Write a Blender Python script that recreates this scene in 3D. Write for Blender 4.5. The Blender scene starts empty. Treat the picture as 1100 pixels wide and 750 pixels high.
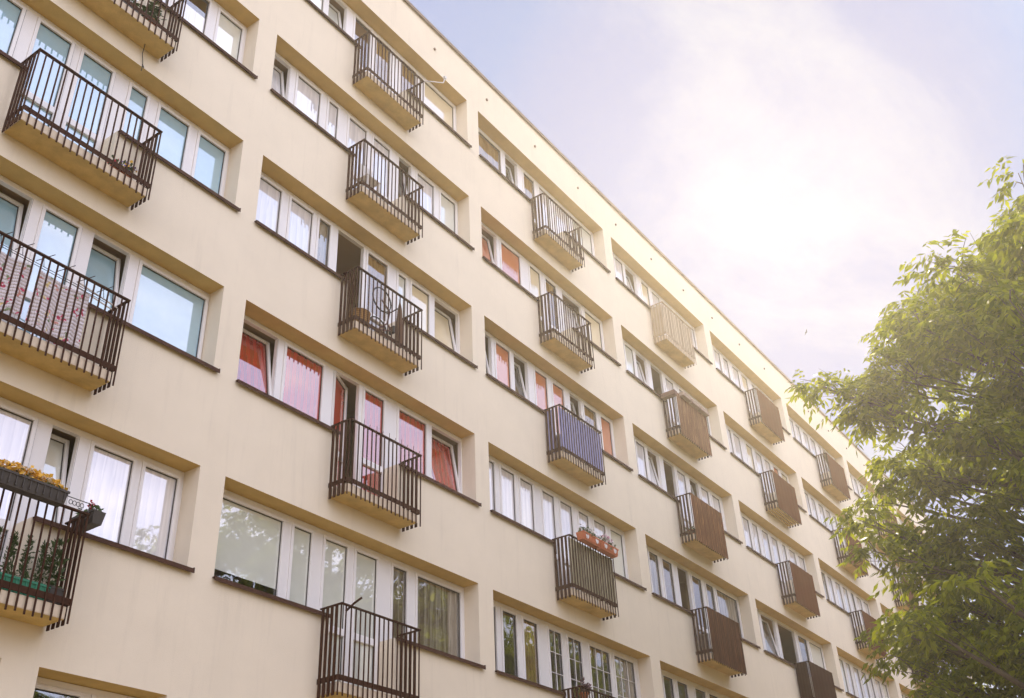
import bpy, math, random
import numpy as np
from mathutils import Vector, Matrix
random.seed(11); rng = np.random.default_rng(11)
C = bpy.context.scene.collection
S = bpy.context.scene
R = math.radians

# ------------------------------------------------------------------ camera
def make_camera():
    cd = bpy.data.cameras.new('camera'); co = bpy.data.objects.new('camera', cd); C.objects.link(co)
    yaw, pit, rol = R(55.77001291), R(32.27225985), R(-2.73928843)
    fwd = Vector((math.cos(pit)*math.sin(yaw), math.cos(pit)*math.cos(yaw), math.sin(pit)))
    right = Vector((math.cos(yaw), -math.sin(yaw), 0)); up = right.cross(fwd)
    r = math.cos(rol)*right + math.sin(rol)*up
    u = -math.sin(rol)*right + math.cos(rol)*up
    m = Matrix((r, u, -fwd)).transposed().to_4x4()
    m.translation = Vector((-7.81141, -9.82041, 18.46-16.85773))
    co.matrix_world = m
    cd.sensor_fit = 'HORIZONTAL'; cd.sensor_width = 36; cd.lens = 36*1117.245/1100
    cd.clip_end = 3000
    S.camera = co
make_camera()

# ------------------------------------------------------------------ light
SUN_EL, SUN_AZ = 39.3, 72.5          # azimuth clockwise from +Y (north)
def make_light():
    w = bpy.data.worlds.new('World'); S.world = w; w.use_nodes = True
    nt = w.node_tree; N = nt.nodes; L = nt.links; N.clear()
    out = N.new('ShaderNodeOutputWorld'); bg = N.new('ShaderNodeBackground')
    sky = N.new('ShaderNodeTexSky'); sky.sky_type = 'NISHITA'; sky.sun_disc = False
    sky.sun_elevation = R(SUN_EL); sky.sun_rotation = R(SUN_AZ)
    sky.air_density = 1.2; sky.dust_density = 0.1; sky.ozone_density = 1.5
    bg.inputs['Strength'].default_value = 0.15
    tc = N.new('ShaderNodeTexCoord'); sep = N.new('ShaderNodeSeparateXYZ')
    L.new(tc.outputs['Generated'], sep.inputs[0])
    add = N.new('ShaderNodeMath'); add.operation = 'ADD'; add.inputs[1].default_value = .3
    mx = N.new('ShaderNodeMath'); mx.operation = 'MAXIMUM'; mx.inputs[1].default_value = .0
    L.new(sep.outputs['Z'], mx.inputs[0]); L.new(mx.outputs[0], add.inputs[0])
    dx = N.new('ShaderNodeMath'); dx.operation = 'DIVIDE'; dy = N.new('ShaderNodeMath'); dy.operation = 'DIVIDE'
    L.new(sep.outputs['X'], dx.inputs[0]); L.new(add.outputs[0], dx.inputs[1])
    L.new(sep.outputs['Y'], dy.inputs[0]); L.new(add.outputs[0], dy.inputs[1])
    com = N.new('ShaderNodeCombineXYZ'); L.new(dx.outputs[0], com.inputs[0]); L.new(dy.outputs[0], com.inputs[1])
    def noise(scale, det, rough, dist, off):
        mp = N.new('ShaderNodeMapping'); mp.inputs['Location'].default_value = off
        mp.inputs['Rotation'].default_value = (0, 0, R(35)); mp.inputs['Scale'].default_value = (1.0, 1.7, 1)
        n = N.new('ShaderNodeTexNoise'); n.inputs['Scale'].default_value = scale
        n.inputs['Detail'].default_value = det; n.inputs['Roughness'].default_value = rough
        n.inputs['Distortion'].default_value = dist
        L.new(com.outputs[0], mp.inputs[0]); L.new(mp.outputs[0], n.inputs['Vector'])
        return n.outputs[0]
    def ramp(sock, a, b, c0=0, c1=1):
        m = N.new('ShaderNodeMapRange'); m.interpolation_type = 'SMOOTHSTEP'
        m.inputs[1].default_value = a; m.inputs[2].default_value = b
        m.inputs[3].default_value = c0; m.inputs[4].default_value = c1
        L.new(sock, m.inputs[0]); return m.outputs[0]
    def sundot():                       # how near a direction is to the sun
        dt = N.new('ShaderNodeVectorMath'); dt.operation = 'DOT_PRODUCT'
        dt.inputs[1].default_value = (math.sin(R(SUN_AZ))*math.cos(R(SUN_EL)), math.cos(R(SUN_AZ))*math.cos(R(SUN_EL)), math.sin(R(SUN_EL)))
        L.new(tc.outputs['Generated'], dt.inputs[0]); return dt.outputs['Value']
    veil = ramp(noise(1.1, 3, .5, .3, (3.318, 1.614, 0)), .28, .62, .45, .95)     # thin high cloud
    puff = ramp(noise(2.6, 7, .6, .5, (0.768, 4.114, 0)), .43, .74, 0, .95)      # brighter ragged cloud
    m1 = N.new('ShaderNodeMix'); m1.data_type = 'RGBA'
    vs = N.new('ShaderNodeMath'); vs.operation = 'MAXIMUM'; L.new(veil, vs.inputs[0])
    L.new(ramp(sundot(), .945, .985), vs.inputs[1]); L.new(vs.outputs[0], m1.inputs[0]); L.new(sky.outputs[0], m1.inputs[6])
    m1.inputs[7].default_value = (3.05, 3.3, 4.9, 1)
    m2 = N.new('ShaderNodeMix'); m2.data_type = 'RGBA'
    L.new(puff, m2.inputs[0]); L.new(m1.outputs[2], m2.inputs[6])
    m2.inputs[7].default_value = (4.7, 4.75, 5.4, 1)
    # sky dimmed around the sun, offsetting the glow the haze adds there
    br0 = ramp(sundot(), .90, 1.0, 1.0, .84)
    # added warm brightness in the unseen sky behind the camera lights the facade
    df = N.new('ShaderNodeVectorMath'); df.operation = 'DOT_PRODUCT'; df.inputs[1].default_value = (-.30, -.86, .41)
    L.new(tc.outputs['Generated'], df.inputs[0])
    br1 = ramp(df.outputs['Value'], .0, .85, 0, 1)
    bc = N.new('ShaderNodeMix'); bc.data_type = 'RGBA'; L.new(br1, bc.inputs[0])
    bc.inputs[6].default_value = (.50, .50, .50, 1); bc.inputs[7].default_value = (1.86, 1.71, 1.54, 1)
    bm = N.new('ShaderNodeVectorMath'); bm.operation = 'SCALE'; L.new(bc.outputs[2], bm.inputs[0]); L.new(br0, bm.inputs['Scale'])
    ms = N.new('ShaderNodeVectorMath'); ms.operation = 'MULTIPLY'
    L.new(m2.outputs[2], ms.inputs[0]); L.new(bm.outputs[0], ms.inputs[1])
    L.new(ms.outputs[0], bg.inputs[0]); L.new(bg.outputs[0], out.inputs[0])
    sd = bpy.data.lights.new('sun', 'SUN'); sd.energy = 3.0; sd.angle = R(1.5); sd.color = (1, .86, .66)
    so = bpy.data.objects.new('sun', sd); C.objects.link(so)
    d = Vector((math.sin(R(SUN_AZ))*math.cos(R(SUN_EL)), math.cos(R(SUN_AZ))*math.cos(R(SUN_EL)), math.sin(R(SUN_EL))))
    so.rotation_euler = d.to_track_quat('Z', 'Y').to_euler(); so.location = (40, 30, 60)
make_light()
S.view_settings.view_transform = 'Standard'; S.view_settings.look = 'None'
S.view_settings.exposure = 1.15; S.view_settings.gamma = 1; S.view_settings.use_curve_mapping = False
S.render.engine = 'CYCLES'
S.cycles.max_bounces = 8; S.cycles.transparent_max_bounces = 16

# ------------------------------------------------------------------ materials
MATS = {}
def mat(name, col=(.5, .5, .5), rough=.7, metal=0, var=0.0, vscale=3.0, bump=0.0, bscale=60, spec=.4, trans=0, stretch=(1, 1, 1)):
    if name in MATS: return MATS[name]
    m = bpy.data.materials.new(name); m.use_nodes = True; nt = m.node_tree; N = nt.nodes; L = nt.links
    b = N['Principled BSDF']
    b.inputs['Base Color'].default_value = (*col, 1); b.inputs['Roughness'].default_value = rough
    b.inputs['Metallic'].default_value = metal; b.inputs['Specular IOR Level'].default_value = spec
    tc = N.new('ShaderNodeTexCoord'); mp = N.new('ShaderNodeMapping'); mp.inputs['Scale'].default_value = stretch
    L.new(tc.outputs['Object'], mp.inputs[0])
    if var:
        n = N.new('ShaderNodeTexNoise'); n.inputs['Scale'].default_value = vscale; n.inputs['Detail'].default_value = 6
        n.inputs['Roughness'].default_value = .65
        L.new(mp.outputs[0], n.inputs['Vector'])
        r = N.new('ShaderNodeMapRange'); r.inputs[1].default_value = .3; r.inputs[2].default_value = .7
        r.inputs[3].default_value = 1-var; r.inputs[4].default_value = 1+var
        L.new(n.outputs[0], r.inputs[0])
        v = N.new('ShaderNodeVectorMath'); v.operation = 'SCALE'; v.inputs[0].default_value = col
        L.new(r.outputs[0], v.inputs['Scale']); L.new(v.outputs[0], b.inputs['Base Color'])
    if bump:
        n = N.new('ShaderNodeTexNoise'); n.inputs['Scale'].default_value = bscale; n.inputs['Detail'].default_value = 3
        L.new(mp.outputs[0], n.inputs['Vector'])
        bp = N.new('ShaderNodeBump'); bp.inputs['Strength'].default_value = bump; bp.inputs['Distance'].default_value = .01
        L.new(n.outputs[0], bp.inputs['Height']); L.new(bp.outputs[0], b.inputs['Normal'])
    if trans:
        t = N.new('ShaderNodeBsdfTranslucent'); mx = N.new('ShaderNodeMixShader'); mx.inputs[0].default_value = trans
        t.inputs[0].default_value = (*col, 1)
        src = b.inputs['Base Color'].links
        if src: L.new(src[0].from_socket, t.inputs[0])
        L.new(b.outputs[0], mx.inputs[1]); L.new(t.outputs[0], mx.inputs[2])
        L.new(mx.outputs[0], N['Material Output'].inputs[0])
    MATS[name] = m; return m

def stucco():
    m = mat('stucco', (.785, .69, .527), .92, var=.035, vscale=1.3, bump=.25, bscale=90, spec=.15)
    nt = m.node_tree; N = nt.nodes; L = nt.links; b = N['Principled BSDF']
    # faint rain streaks and grime in the render, and big trowel patches
    tc = N.new('ShaderNodeTexCoord'); mp = N.new('ShaderNodeMapping'); mp.inputs['Scale'].default_value = (5, 5, .45)
    L.new(tc.outputs['Object'], mp.inputs[0])
    n = N.new('ShaderNodeTexNoise'); n.inputs['Scale'].default_value = 1.0; n.inputs['Detail'].default_value = 8
    n.inputs['Roughness'].default_value = .7
    L.new(mp.outputs[0], n.inputs[0])
    r = N.new('ShaderNodeMapRange'); r.inputs[1].default_value = .54; r.inputs[2].default_value = .8
    r.inputs[3].default_value = 0; r.inputs[4].default_value = .34
    L.new(n.outputs[0], r.inputs[0])
    src = b.inputs['Base Color'].links[0].from_socket
    mx = N.new('ShaderNodeMix'); mx.data_type = 'RGBA'
    L.new(r.outputs[0], mx.inputs[0]); L.new(src, mx.inputs[6]); mx.inputs[7].default_value = (.52, .45, .34, 1)
    L.new(mx.outputs[2], b.inputs['Base Color'])
    return m

def glass(name, tint=(.98, .99, .99), base=.20, ior=1.55, wave=.012):
    if name in MATS: return MATS[name]
    m = bpy.data.materials.new(name); m.use_nodes = True; nt = m.node_tree; N = nt.nodes; L = nt.links; N.clear()
    out = N.new('ShaderNodeOutputMaterial'); t = N.new('ShaderNodeBsdfTransparent'); t.inputs[0].default_value = (*tint, 1)
    g = N.new('ShaderNodeBsdfGlossy'); g.inputs['Roughness'].default_value = .0
    g.inputs[0].default_value = (.97, .98, 1, 1)
    fr = N.new('ShaderNodeFresnel'); fr.inputs[0].default_value = ior
    ad = N.new('ShaderNodeMath'); ad.operation = 'ADD'; ad.inputs[1].default_value = base; ad.use_clamp = True
    L.new(fr.outputs[0], ad.inputs[0])
    tc = N.new('ShaderNodeTexCoord'); n = N.new('ShaderNodeTexNoise'); n.inputs['Scale'].default_value = 1.6
    n.inputs['Detail'].default_value = 1; L.new(tc.outputs['Object'], n.inputs[0])
    bp = N.new('ShaderNodeBump'); bp.inputs['Strength'].default_value = 1; bp.inputs['Distance'].default_value = wave
    L.new(n.outputs[0], bp.inputs['Height']); L.new(bp.outputs[0], g.inputs['Normal'])
    mx = N.new('ShaderNodeMixShader'); L.new(ad.outputs[0], mx.inputs[0]); L.new(t.outputs[0], mx.inputs[1]); L.new(g.outputs[0], mx.inputs[2])
    L.new(mx.outputs[0], out.inputs[0]); MATS[name] = m; return m

def striped(name, c0, c1, period, duty=.5, rough=.8, noise=.25, axis='X', trans=0):
    """vertical slat / reed pattern along object X"""
    if name in MATS: return MATS[name]
    m = bpy.data.materials.new(name); m.use_nodes = True; nt = m.node_tree; N = nt.nodes; L = nt.links; b = N['Principled BSDF']
    b.inputs['Roughness'].default_value = rough; b.inputs['Specular IOR Level'].default_value = .08
    tc = N.new('ShaderNodeTexCoord'); sp = N.new('ShaderNodeSeparateXYZ'); L.new(tc.outputs['Object'], sp.inputs[0])
    mp = N.new('ShaderNodeMapping'); mp.inputs['Scale'].default_value = (14, 14, .9); L.new(tc.outputs['Object'], mp.inputs[0])
    nz = N.new('ShaderNodeTexNoise'); nz.inputs['Scale'].default_value = 2; nz.inputs['Detail'].default_value = 4; L.new(mp.outputs[0], nz.inputs[0])
    d = N.new('ShaderNodeMath'); d.operation = 'DIVIDE'; d.inputs[1].default_value = period; L.new(sp.outputs[axis], d.inputs[0])
    a = N.new('ShaderNodeMath'); a.operation = 'MULTIPLY_ADD'; a.inputs[1].default_value = noise*3; L.new(nz.outputs[0], a.inputs[0]); L.new(d.outputs[0], a.inputs[2])
    f = N.new('ShaderNodeMath'); f.operation = 'FRACT'; L.new(a.outputs[0], f.inputs[0])
    r = N.new('ShaderNodeMapRange'); r.inputs[1].default_value = duty-.12; r.inputs[2].default_value = duty+.12; L.new(f.outputs[0], r.inputs[0])
    mx = N.new('ShaderNodeMix'); mx.data_type = 'RGBA'; L.new(r.outputs[0], mx.inputs[0])
    mx.inputs[6].default_value = (*c0, 1); mx.inputs[7].default_value = (*c1, 1)
    v = N.new('ShaderNodeMapRange'); v.inputs[3].default_value = .75; v.inputs[4].default_value = 1.25; L.new(nz.outputs[0], v.inputs[0])
    sc = N.new('ShaderNodeVectorMath'); sc.operation = 'SCALE'; L.new(mx.outputs[2], sc.inputs[0]); L.new(v.outputs[0], sc.inputs['Scale'])
    L.new(sc.outputs[0], b.inputs['Base Color'])
    if trans:
        t = N.new('ShaderNodeBsdfTranslucent'); ms = N.new('ShaderNodeMixShader'); ms.inputs[0].default_value = trans
        L.new(sc.outputs[0], t.inputs[0]); L.new(b.outputs[0], ms.inputs[1]); L.new(t.outputs[0], ms.inputs[2])
        L.new(ms.outputs[0], N['Material Output'].inputs[0])
    MATS[name] = m; return m

def floral(name):
    m = mat(name, (.78, .70, .68), .85, spec=.1)
    nt = m.node_tree; N = nt.nodes; L = nt.links; b = N['Principled BSDF']
    tc = N.new('ShaderNodeTexCoord')
    v = N.new('ShaderNodeTexVoronoi'); v.inputs['Scale'].default_value = 11
    nz = N.new('ShaderNodeTexNoise'); nz.inputs['Scale'].default_value = 9; L.new(tc.outputs['Object'], nz.inputs[0])
    va = N.new('ShaderNodeVectorMath'); va.operation = 'MULTIPLY_ADD'; va.inputs[1].default_value = (.25, .25, .25)
    L.new(nz.outputs['Color'], va.inputs[0]); L.new(tc.outputs['Object'], va.inputs[2]); L.new(va.outputs[0], v.inputs[0])
    r = N.new('ShaderNodeMapRange'); r.inputs[1].default_value = .30; r.inputs[2].default_value = .36; r.inputs[3].default_value = 1; r.inputs[4].default_value = 0
    L.new(v.outputs['Distance'], r.inputs[0])
    cr = N.new('ShaderNodeValToRGB'); e = cr.color_ramp; e.interpolation = 'CONSTANT'
    e.elements[0].position = 0; e.elements[0].color = (.60, .10, .16, 1)
    e.elements[1].position = .35; e.elements[1].color = (.70, .34, .28, 1)
    for p, c in ((.55, (.78, .62, .30, 1)), (.7, (.30, .36, .20, 1)), (.82, (.78, .70, .68, 1))):
        x = e.elements.new(p); x.color = c
    sp = N.new('ShaderNodeSeparateColor'); L.new(v.outputs['Color'], sp.inputs[0]); L.new(sp.outputs[0], cr.inputs[0])
    mx = N.new('ShaderNodeMix'); mx.data_type = 'RGBA'; L.new(r.outputs[0], mx.inputs[0])
    mx.inputs[6].default_value = (.78, .70, .68, 1); L.new(cr.outputs[0], mx.inputs[7]); L.new(mx.outputs[2], b.inputs['Base Color'])
    return m

M_ST = stucco()
M_SOF = mat('recess_soffit_shade_tone', (.64, .45, .16), .95, var=.08, vscale=4, bump=.2, bscale=70, spec=.1)  # plaster of the soffits, with their warm shade worked into the colour
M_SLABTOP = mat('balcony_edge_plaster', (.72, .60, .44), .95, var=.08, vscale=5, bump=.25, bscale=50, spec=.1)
M_SLAB = mat('balcony_underside_shade_tone', (.62, .45, .17), .95, var=.2, vscale=3.5, bump=.25, bscale=50, spec=.1)  # slab underside, its orange bounce and shade painted into the base colour
M_PVC = mat('white_pvc', (.80, .77, .73), .35, var=.02, vscale=2)
M_SEAL = mat('rubber_seal', (.05, .045, .04), .7)
M_SILL = mat('brown_metal_sill', (.075, .034, .020), .7, spec=.15, var=.2, vscale=8)
M_RAIL = mat('brown_painted_steel', (.050, .019, .009), .75, var=.3, vscale=20, bump=.1, bscale=120, spec=.12)
M_CAP = mat('parapet_metal', (.22, .15, .10), .5, metal=.3, var=.15)
M_ROOF = mat('roof_felt', (.12, .11, .10), .9, var=.2)
M_INT = mat('room_plaster', (.52, .36, .20), .9)
M_GLASS = glass('window_glass')
def backed(name, col, m=None):
    m = m or mat(name, col, .8, var=.04, vscale=5); nt = m.node_tree; N = nt.nodes; L = nt.links
    g = N.new('ShaderNodeBsdfGlossy'); g.inputs['Roughness'].default_value = .02; g.inputs[0].default_value = (.97, .98, 1, 1)
    fr = N.new('ShaderNodeFresnel'); fr.inputs[0].default_value = 1.55
    ad = N.new('ShaderNodeMath'); ad.operation = 'ADD'; ad.inputs[1].default_value = .22; L.new(fr.outputs[0], ad.inputs[0])
    mx = N.new('ShaderNodeMixShader'); L.new(ad.outputs[0], mx.inputs[0]); L.new(N['Principled BSDF'].outputs[0], mx.inputs[1])
    L.new(g.outputs[0], mx.inputs[2]); L.new(mx.outputs[0], N['Material Output'].inputs[0]); return m
# roller blinds that hang flush against the glass
M_REDPANE = backed('glass_over_red_blind', (.55, .06, .015))
BACKED = {'b': backed('glass_over_pale_blind', (.74, .75, .64)), 'u': backed('glass_over_blue_blind', (.32, .53, .60)),
          'c': backed('glass_over_cream_blind', (.78, .66, .42)),
          'w': backed('', None, striped('glass_over_white_net', (.80, .775, .75), (.71, .69, .68), .13, .5, .8, .35)),
          'r': backed('', None, striped('glass_over_red_curtain', (.42, .022, .009), (.32, .017, .008), .13, .5, .8, .2)),
          'o': backed('glass_over_orange_blind', (.58, .16, .05))}
CUR = {
 'w': mat('white_net_curtain', (.84, .82, .80), .9, var=.06, vscale=12, stretch=(4, 1, .3), spec=.1),
 'b': mat('pale_blind', (.74, .74, .66), .8, var=.04, vscale=6, spec=.2),
 'u': mat('cool_blue_blind', (.32, .62, .70), .6, var=.05, vscale=3, spec=.3),
 'r': striped('red_curtain', (.72, .085, .02), (.58, .06, .015), .11, .5, .85, .2),
 'y': striped('ochre_curtain', (.52, .34, .13), (.42, .26, .09), .12, .5, .85, .3),
 'c': mat('cream_blind', (.72, .62, .42), .8, var=.05, vscale=6, spec=.2),
 'l': striped('lace_curtain', (.68, .62, .50), (.40, .33, .24), .16, .5, .9, .5),
 'o': mat('orange_blind', (.72, .25, .10), .8, var=.06, vscale=6, spec=.2),
 'k': mat('dark_brown_door_panel', (.13, .055, .03), .6, var=.2, vscale=8, stretch=(5, 1, .5)),
}
M_BARK = mat('bark', (.10, .075, .05), .95, var=.35, vscale=9, bump=.6, bscale=25, stretch=(1, 1, .25))

# ------------------------------------------------------------------ mesh helpers
class MB:
    def __init__(s): s.v = []; s.f = []; s.mi = []; s.k = 0
    def face(s, pts, mi=None):
        b = len(s.v); s.v += [tuple(p) for p in pts]; s.f.append(tuple(range(b, b+len(pts)))); s.mi.append(s.k if mi is None else mi)
    def box(s, x0, x1, y0, y1, z0, z1, rot=None):
        P = [(x0,y0,z0),(x1,y0,z0),(x1,y1,z0),(x0,y1,z0),(x0,y0,z1),(x1,y0,z1),(x1,y1,z1),(x0,y1,z1)]
        if rot: P = [rot(p) for p in P]
        b = len(s.v); s.v += [tuple(p) for p in P]
        for q in ((0,3,2,1),(4,5,6,7),(0,1,5,4),(1,2,6,5),(2,3,7,6),(3,0,4,7)): s.f.append(tuple(b+i for i in q)); s.mi.append(s.k)
    def tube(s, pts, rad, n=6, cap=True):
        pts = [Vector(p) for p in pts]; rad = rad if isinstance(rad, (list, tuple)) else [rad]*len(pts)
        b = len(s.v); prev = None
        for i, p in enumerate(pts):
            t = (pts[min(i+1, len(pts)-1)]-pts[max(i-1, 0)]).normalized()
            a = Vector((0, 0, 1)) if abs(t.z) < .9 else Vector((1, 0, 0))
            if prev is not None: a = prev
            x = (a - t*a.dot(t)).normalized(); y = t.cross(x); prev = x
            for k in range(n):
                an = 2*math.pi*k/n; s.v.append(tuple(p + (x*math.cos(an)+y*math.sin(an))*rad[i]))
        for i in range(len(pts)-1):
            for k in range(n):
                k2 = (k+1) % n; s.f.append((b+i*n+k, b+i*n+k2, b+(i+1)*n+k2, b+(i+1)*n+k)); s.mi.append(s.k)
        if cap:
            s.f.append(tuple(b+k for k in range(n))[::-1]); s.mi.append(s.k)
            e = b+(len(pts)-1)*n; s.f.append(tuple(e+k for k in range(n))); s.mi.append(s.k)
    def lathe(s, c, prof, n=14):
        b = len(s.v)
        for r, z in prof:
            for k in range(n):
                an = 2*math.pi*k/n; s.v.append((c[0]+r*math.cos(an), c[1]+r*math.sin(an), c[2]+z))
        for i in range(len(prof)-1):
            for k in range(n):
                k2 = (k+1) % n; s.f.append((b+i*n+k, b+i*n+k2, b+(i+1)*n+k2, b+(i+1)*n+k)); s.mi.append(s.k)
    def leaves(s, c, rx, ry, rz, n, size, mi=0, droop=.3, aspect=.5):
        for _ in range(n):
            d = Vector((random.gauss(0, 1), random.gauss(0, 1), random.gauss(0, 1))).normalized()*(random.random()**.45)
            p = Vector((c[0]+d.x*rx, c[1]+d.y*ry, c[2]+d.z*rz))
            a = Vector((random.uniform(-1, 1), random.uniform(-1, 1), random.uniform(-1, 1)-droop)).normalized()
            q = a.cross(Vector((random.uniform(-1, 1), random.uniform(-1, 1), random.uniform(-1, 1)))).normalized()
            l = size*random.uniform(.6, 1.3)
            s.face((p, p+a*l*.5+q*l*aspect*.5, p+a*l, p+a*l*.5-q*l*aspect*.5), mi)
    def build(s, name, mats, parent=None, smooth=False):
        me = bpy.data.meshes.new(name); me.from_pydata(s.v, [], s.f)
        for m in (mats if isinstance(mats, (list, tuple)) else [mats]): me.materials.append(m)
        me.polygons.foreach_set('material_index', s.mi)
        if smooth: me.polygons.foreach_set('use_smooth', [True]*len(s.f))
        me.update()
        o = bpy.data.objects.new(name, me); C.objects.link(o)
        if parent: o.parent = parent; o.matrix_parent_inverse = parent.matrix_world.inverted()
        return o
def bevel(o, w=.004, seg=1):
    b = o.modifiers.new('bevel', 'BEVEL'); b.width = w; b.segments = seg; b.limit_method = 'ANGLE'; return o
def tag(o, label=None, cat=None, group=None, kind=None):
    if label: o['label'] = label
    if cat: o['category'] = cat
    if group: o['group'] = group
    if kind: o['kind'] = kind
    return o
def empty(name, loc=(0, 0, 0)):
    o = bpy.data.objects.new(name, None); o.location = loc; o.empty_display_size = .2; C.objects.link(o)
    bpy.context.view_layer.update(); return o

# ------------------------------------------------------------------ ground
def ground():
    b = MB(); b.face([(-400, -400, 0), (400, -400, 0), (400, 400, 0), (-400, 400, 0)])
    tag(b.build('ground', mat('dry_grass', (.30, .205, .06), .95, var=.35, vscale=.8, bump=.5, bscale=30)), kind='structure')
    b = MB(); b.face([(-60, -5.0, .004), (80, -5.0, .004), (80, -1.2, .004), (-60, -1.2, .004)])
    tag(b.build('path', mat('concrete_path', (.46, .36, .23), .9, var=.12, vscale=1.5, bump=.2)), kind='structure')
ground()

HAZE = 0.0019
def haze():
    b = MB(); b.box(-45, 75, -75, 40, -1, 20.6)
    m = bpy.data.materials.new('haze_air'); m.use_nodes = True; nt = m.node_tree; N = nt.nodes; N.clear()
    v = N.new('ShaderNodeVolumePrincipled'); o = N.new('ShaderNodeOutputMaterial')
    v.inputs['Color'].default_value = (1, .93, .80, 1); v.inputs['Density'].default_value = HAZE; v.inputs['Anisotropy'].default_value = .70
    nt.links.new(v.outputs[0], o.inputs['Volume'])
    tag(b.build('haze', m), kind='stuff')
haze()
# ------------------------------------------------------------------ building
P, W, H, OH = 5.72125, 5.3202, 2.75, 1.342
ZT = 18.46                        # top of the uppermost openings
COLS = range(-2, 7)               # bay index; bay 0 starts at x = 0
X_END0, X_END1 = -2*P-.6, 6*P+W+.5
Z_PAR = ZT+1.22
DEP = .37                         # wall thickness (opening depth)
DOOR = (1.98, 3.30)
BALC = {-2: (1.87, 3.62), -1: (1.92, 3.67), 0: (1.83, 3.36), 1: (1.94, 3.46), 2: (1.77, 3.37), 3: (1.93, 3.55), 4: (1.92, 3.56), 5: (1.92, 3.56), 6: (1.92, 3.56)}
bld = empty('apartment_building', ((X_END0+X_END1)/2, 6, 0))
tag(bld, 'long cream apartment block with recessed window bands and brown railed balconies', 'apartment building')

openings = []                     # x0,x1,z0,z1
for i in COLS:
    for r in range(5):
        x = i*P; t = ZT-r*H
        openings.append((x, x+W, t-OH, t, (x+DOOR[0], x+DOOR[1], t-2.27)))
LOW = []
for i in range(-2, 4):
    for a, c in ((1.70-.2, 3.31), (3.716, 5.277)):
        LOW.append((i*P+a, i*P+c, ZT-5*H-1.30, ZT-5*H-.06))
for q in LOW: openings.append((*q, None))

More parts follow.
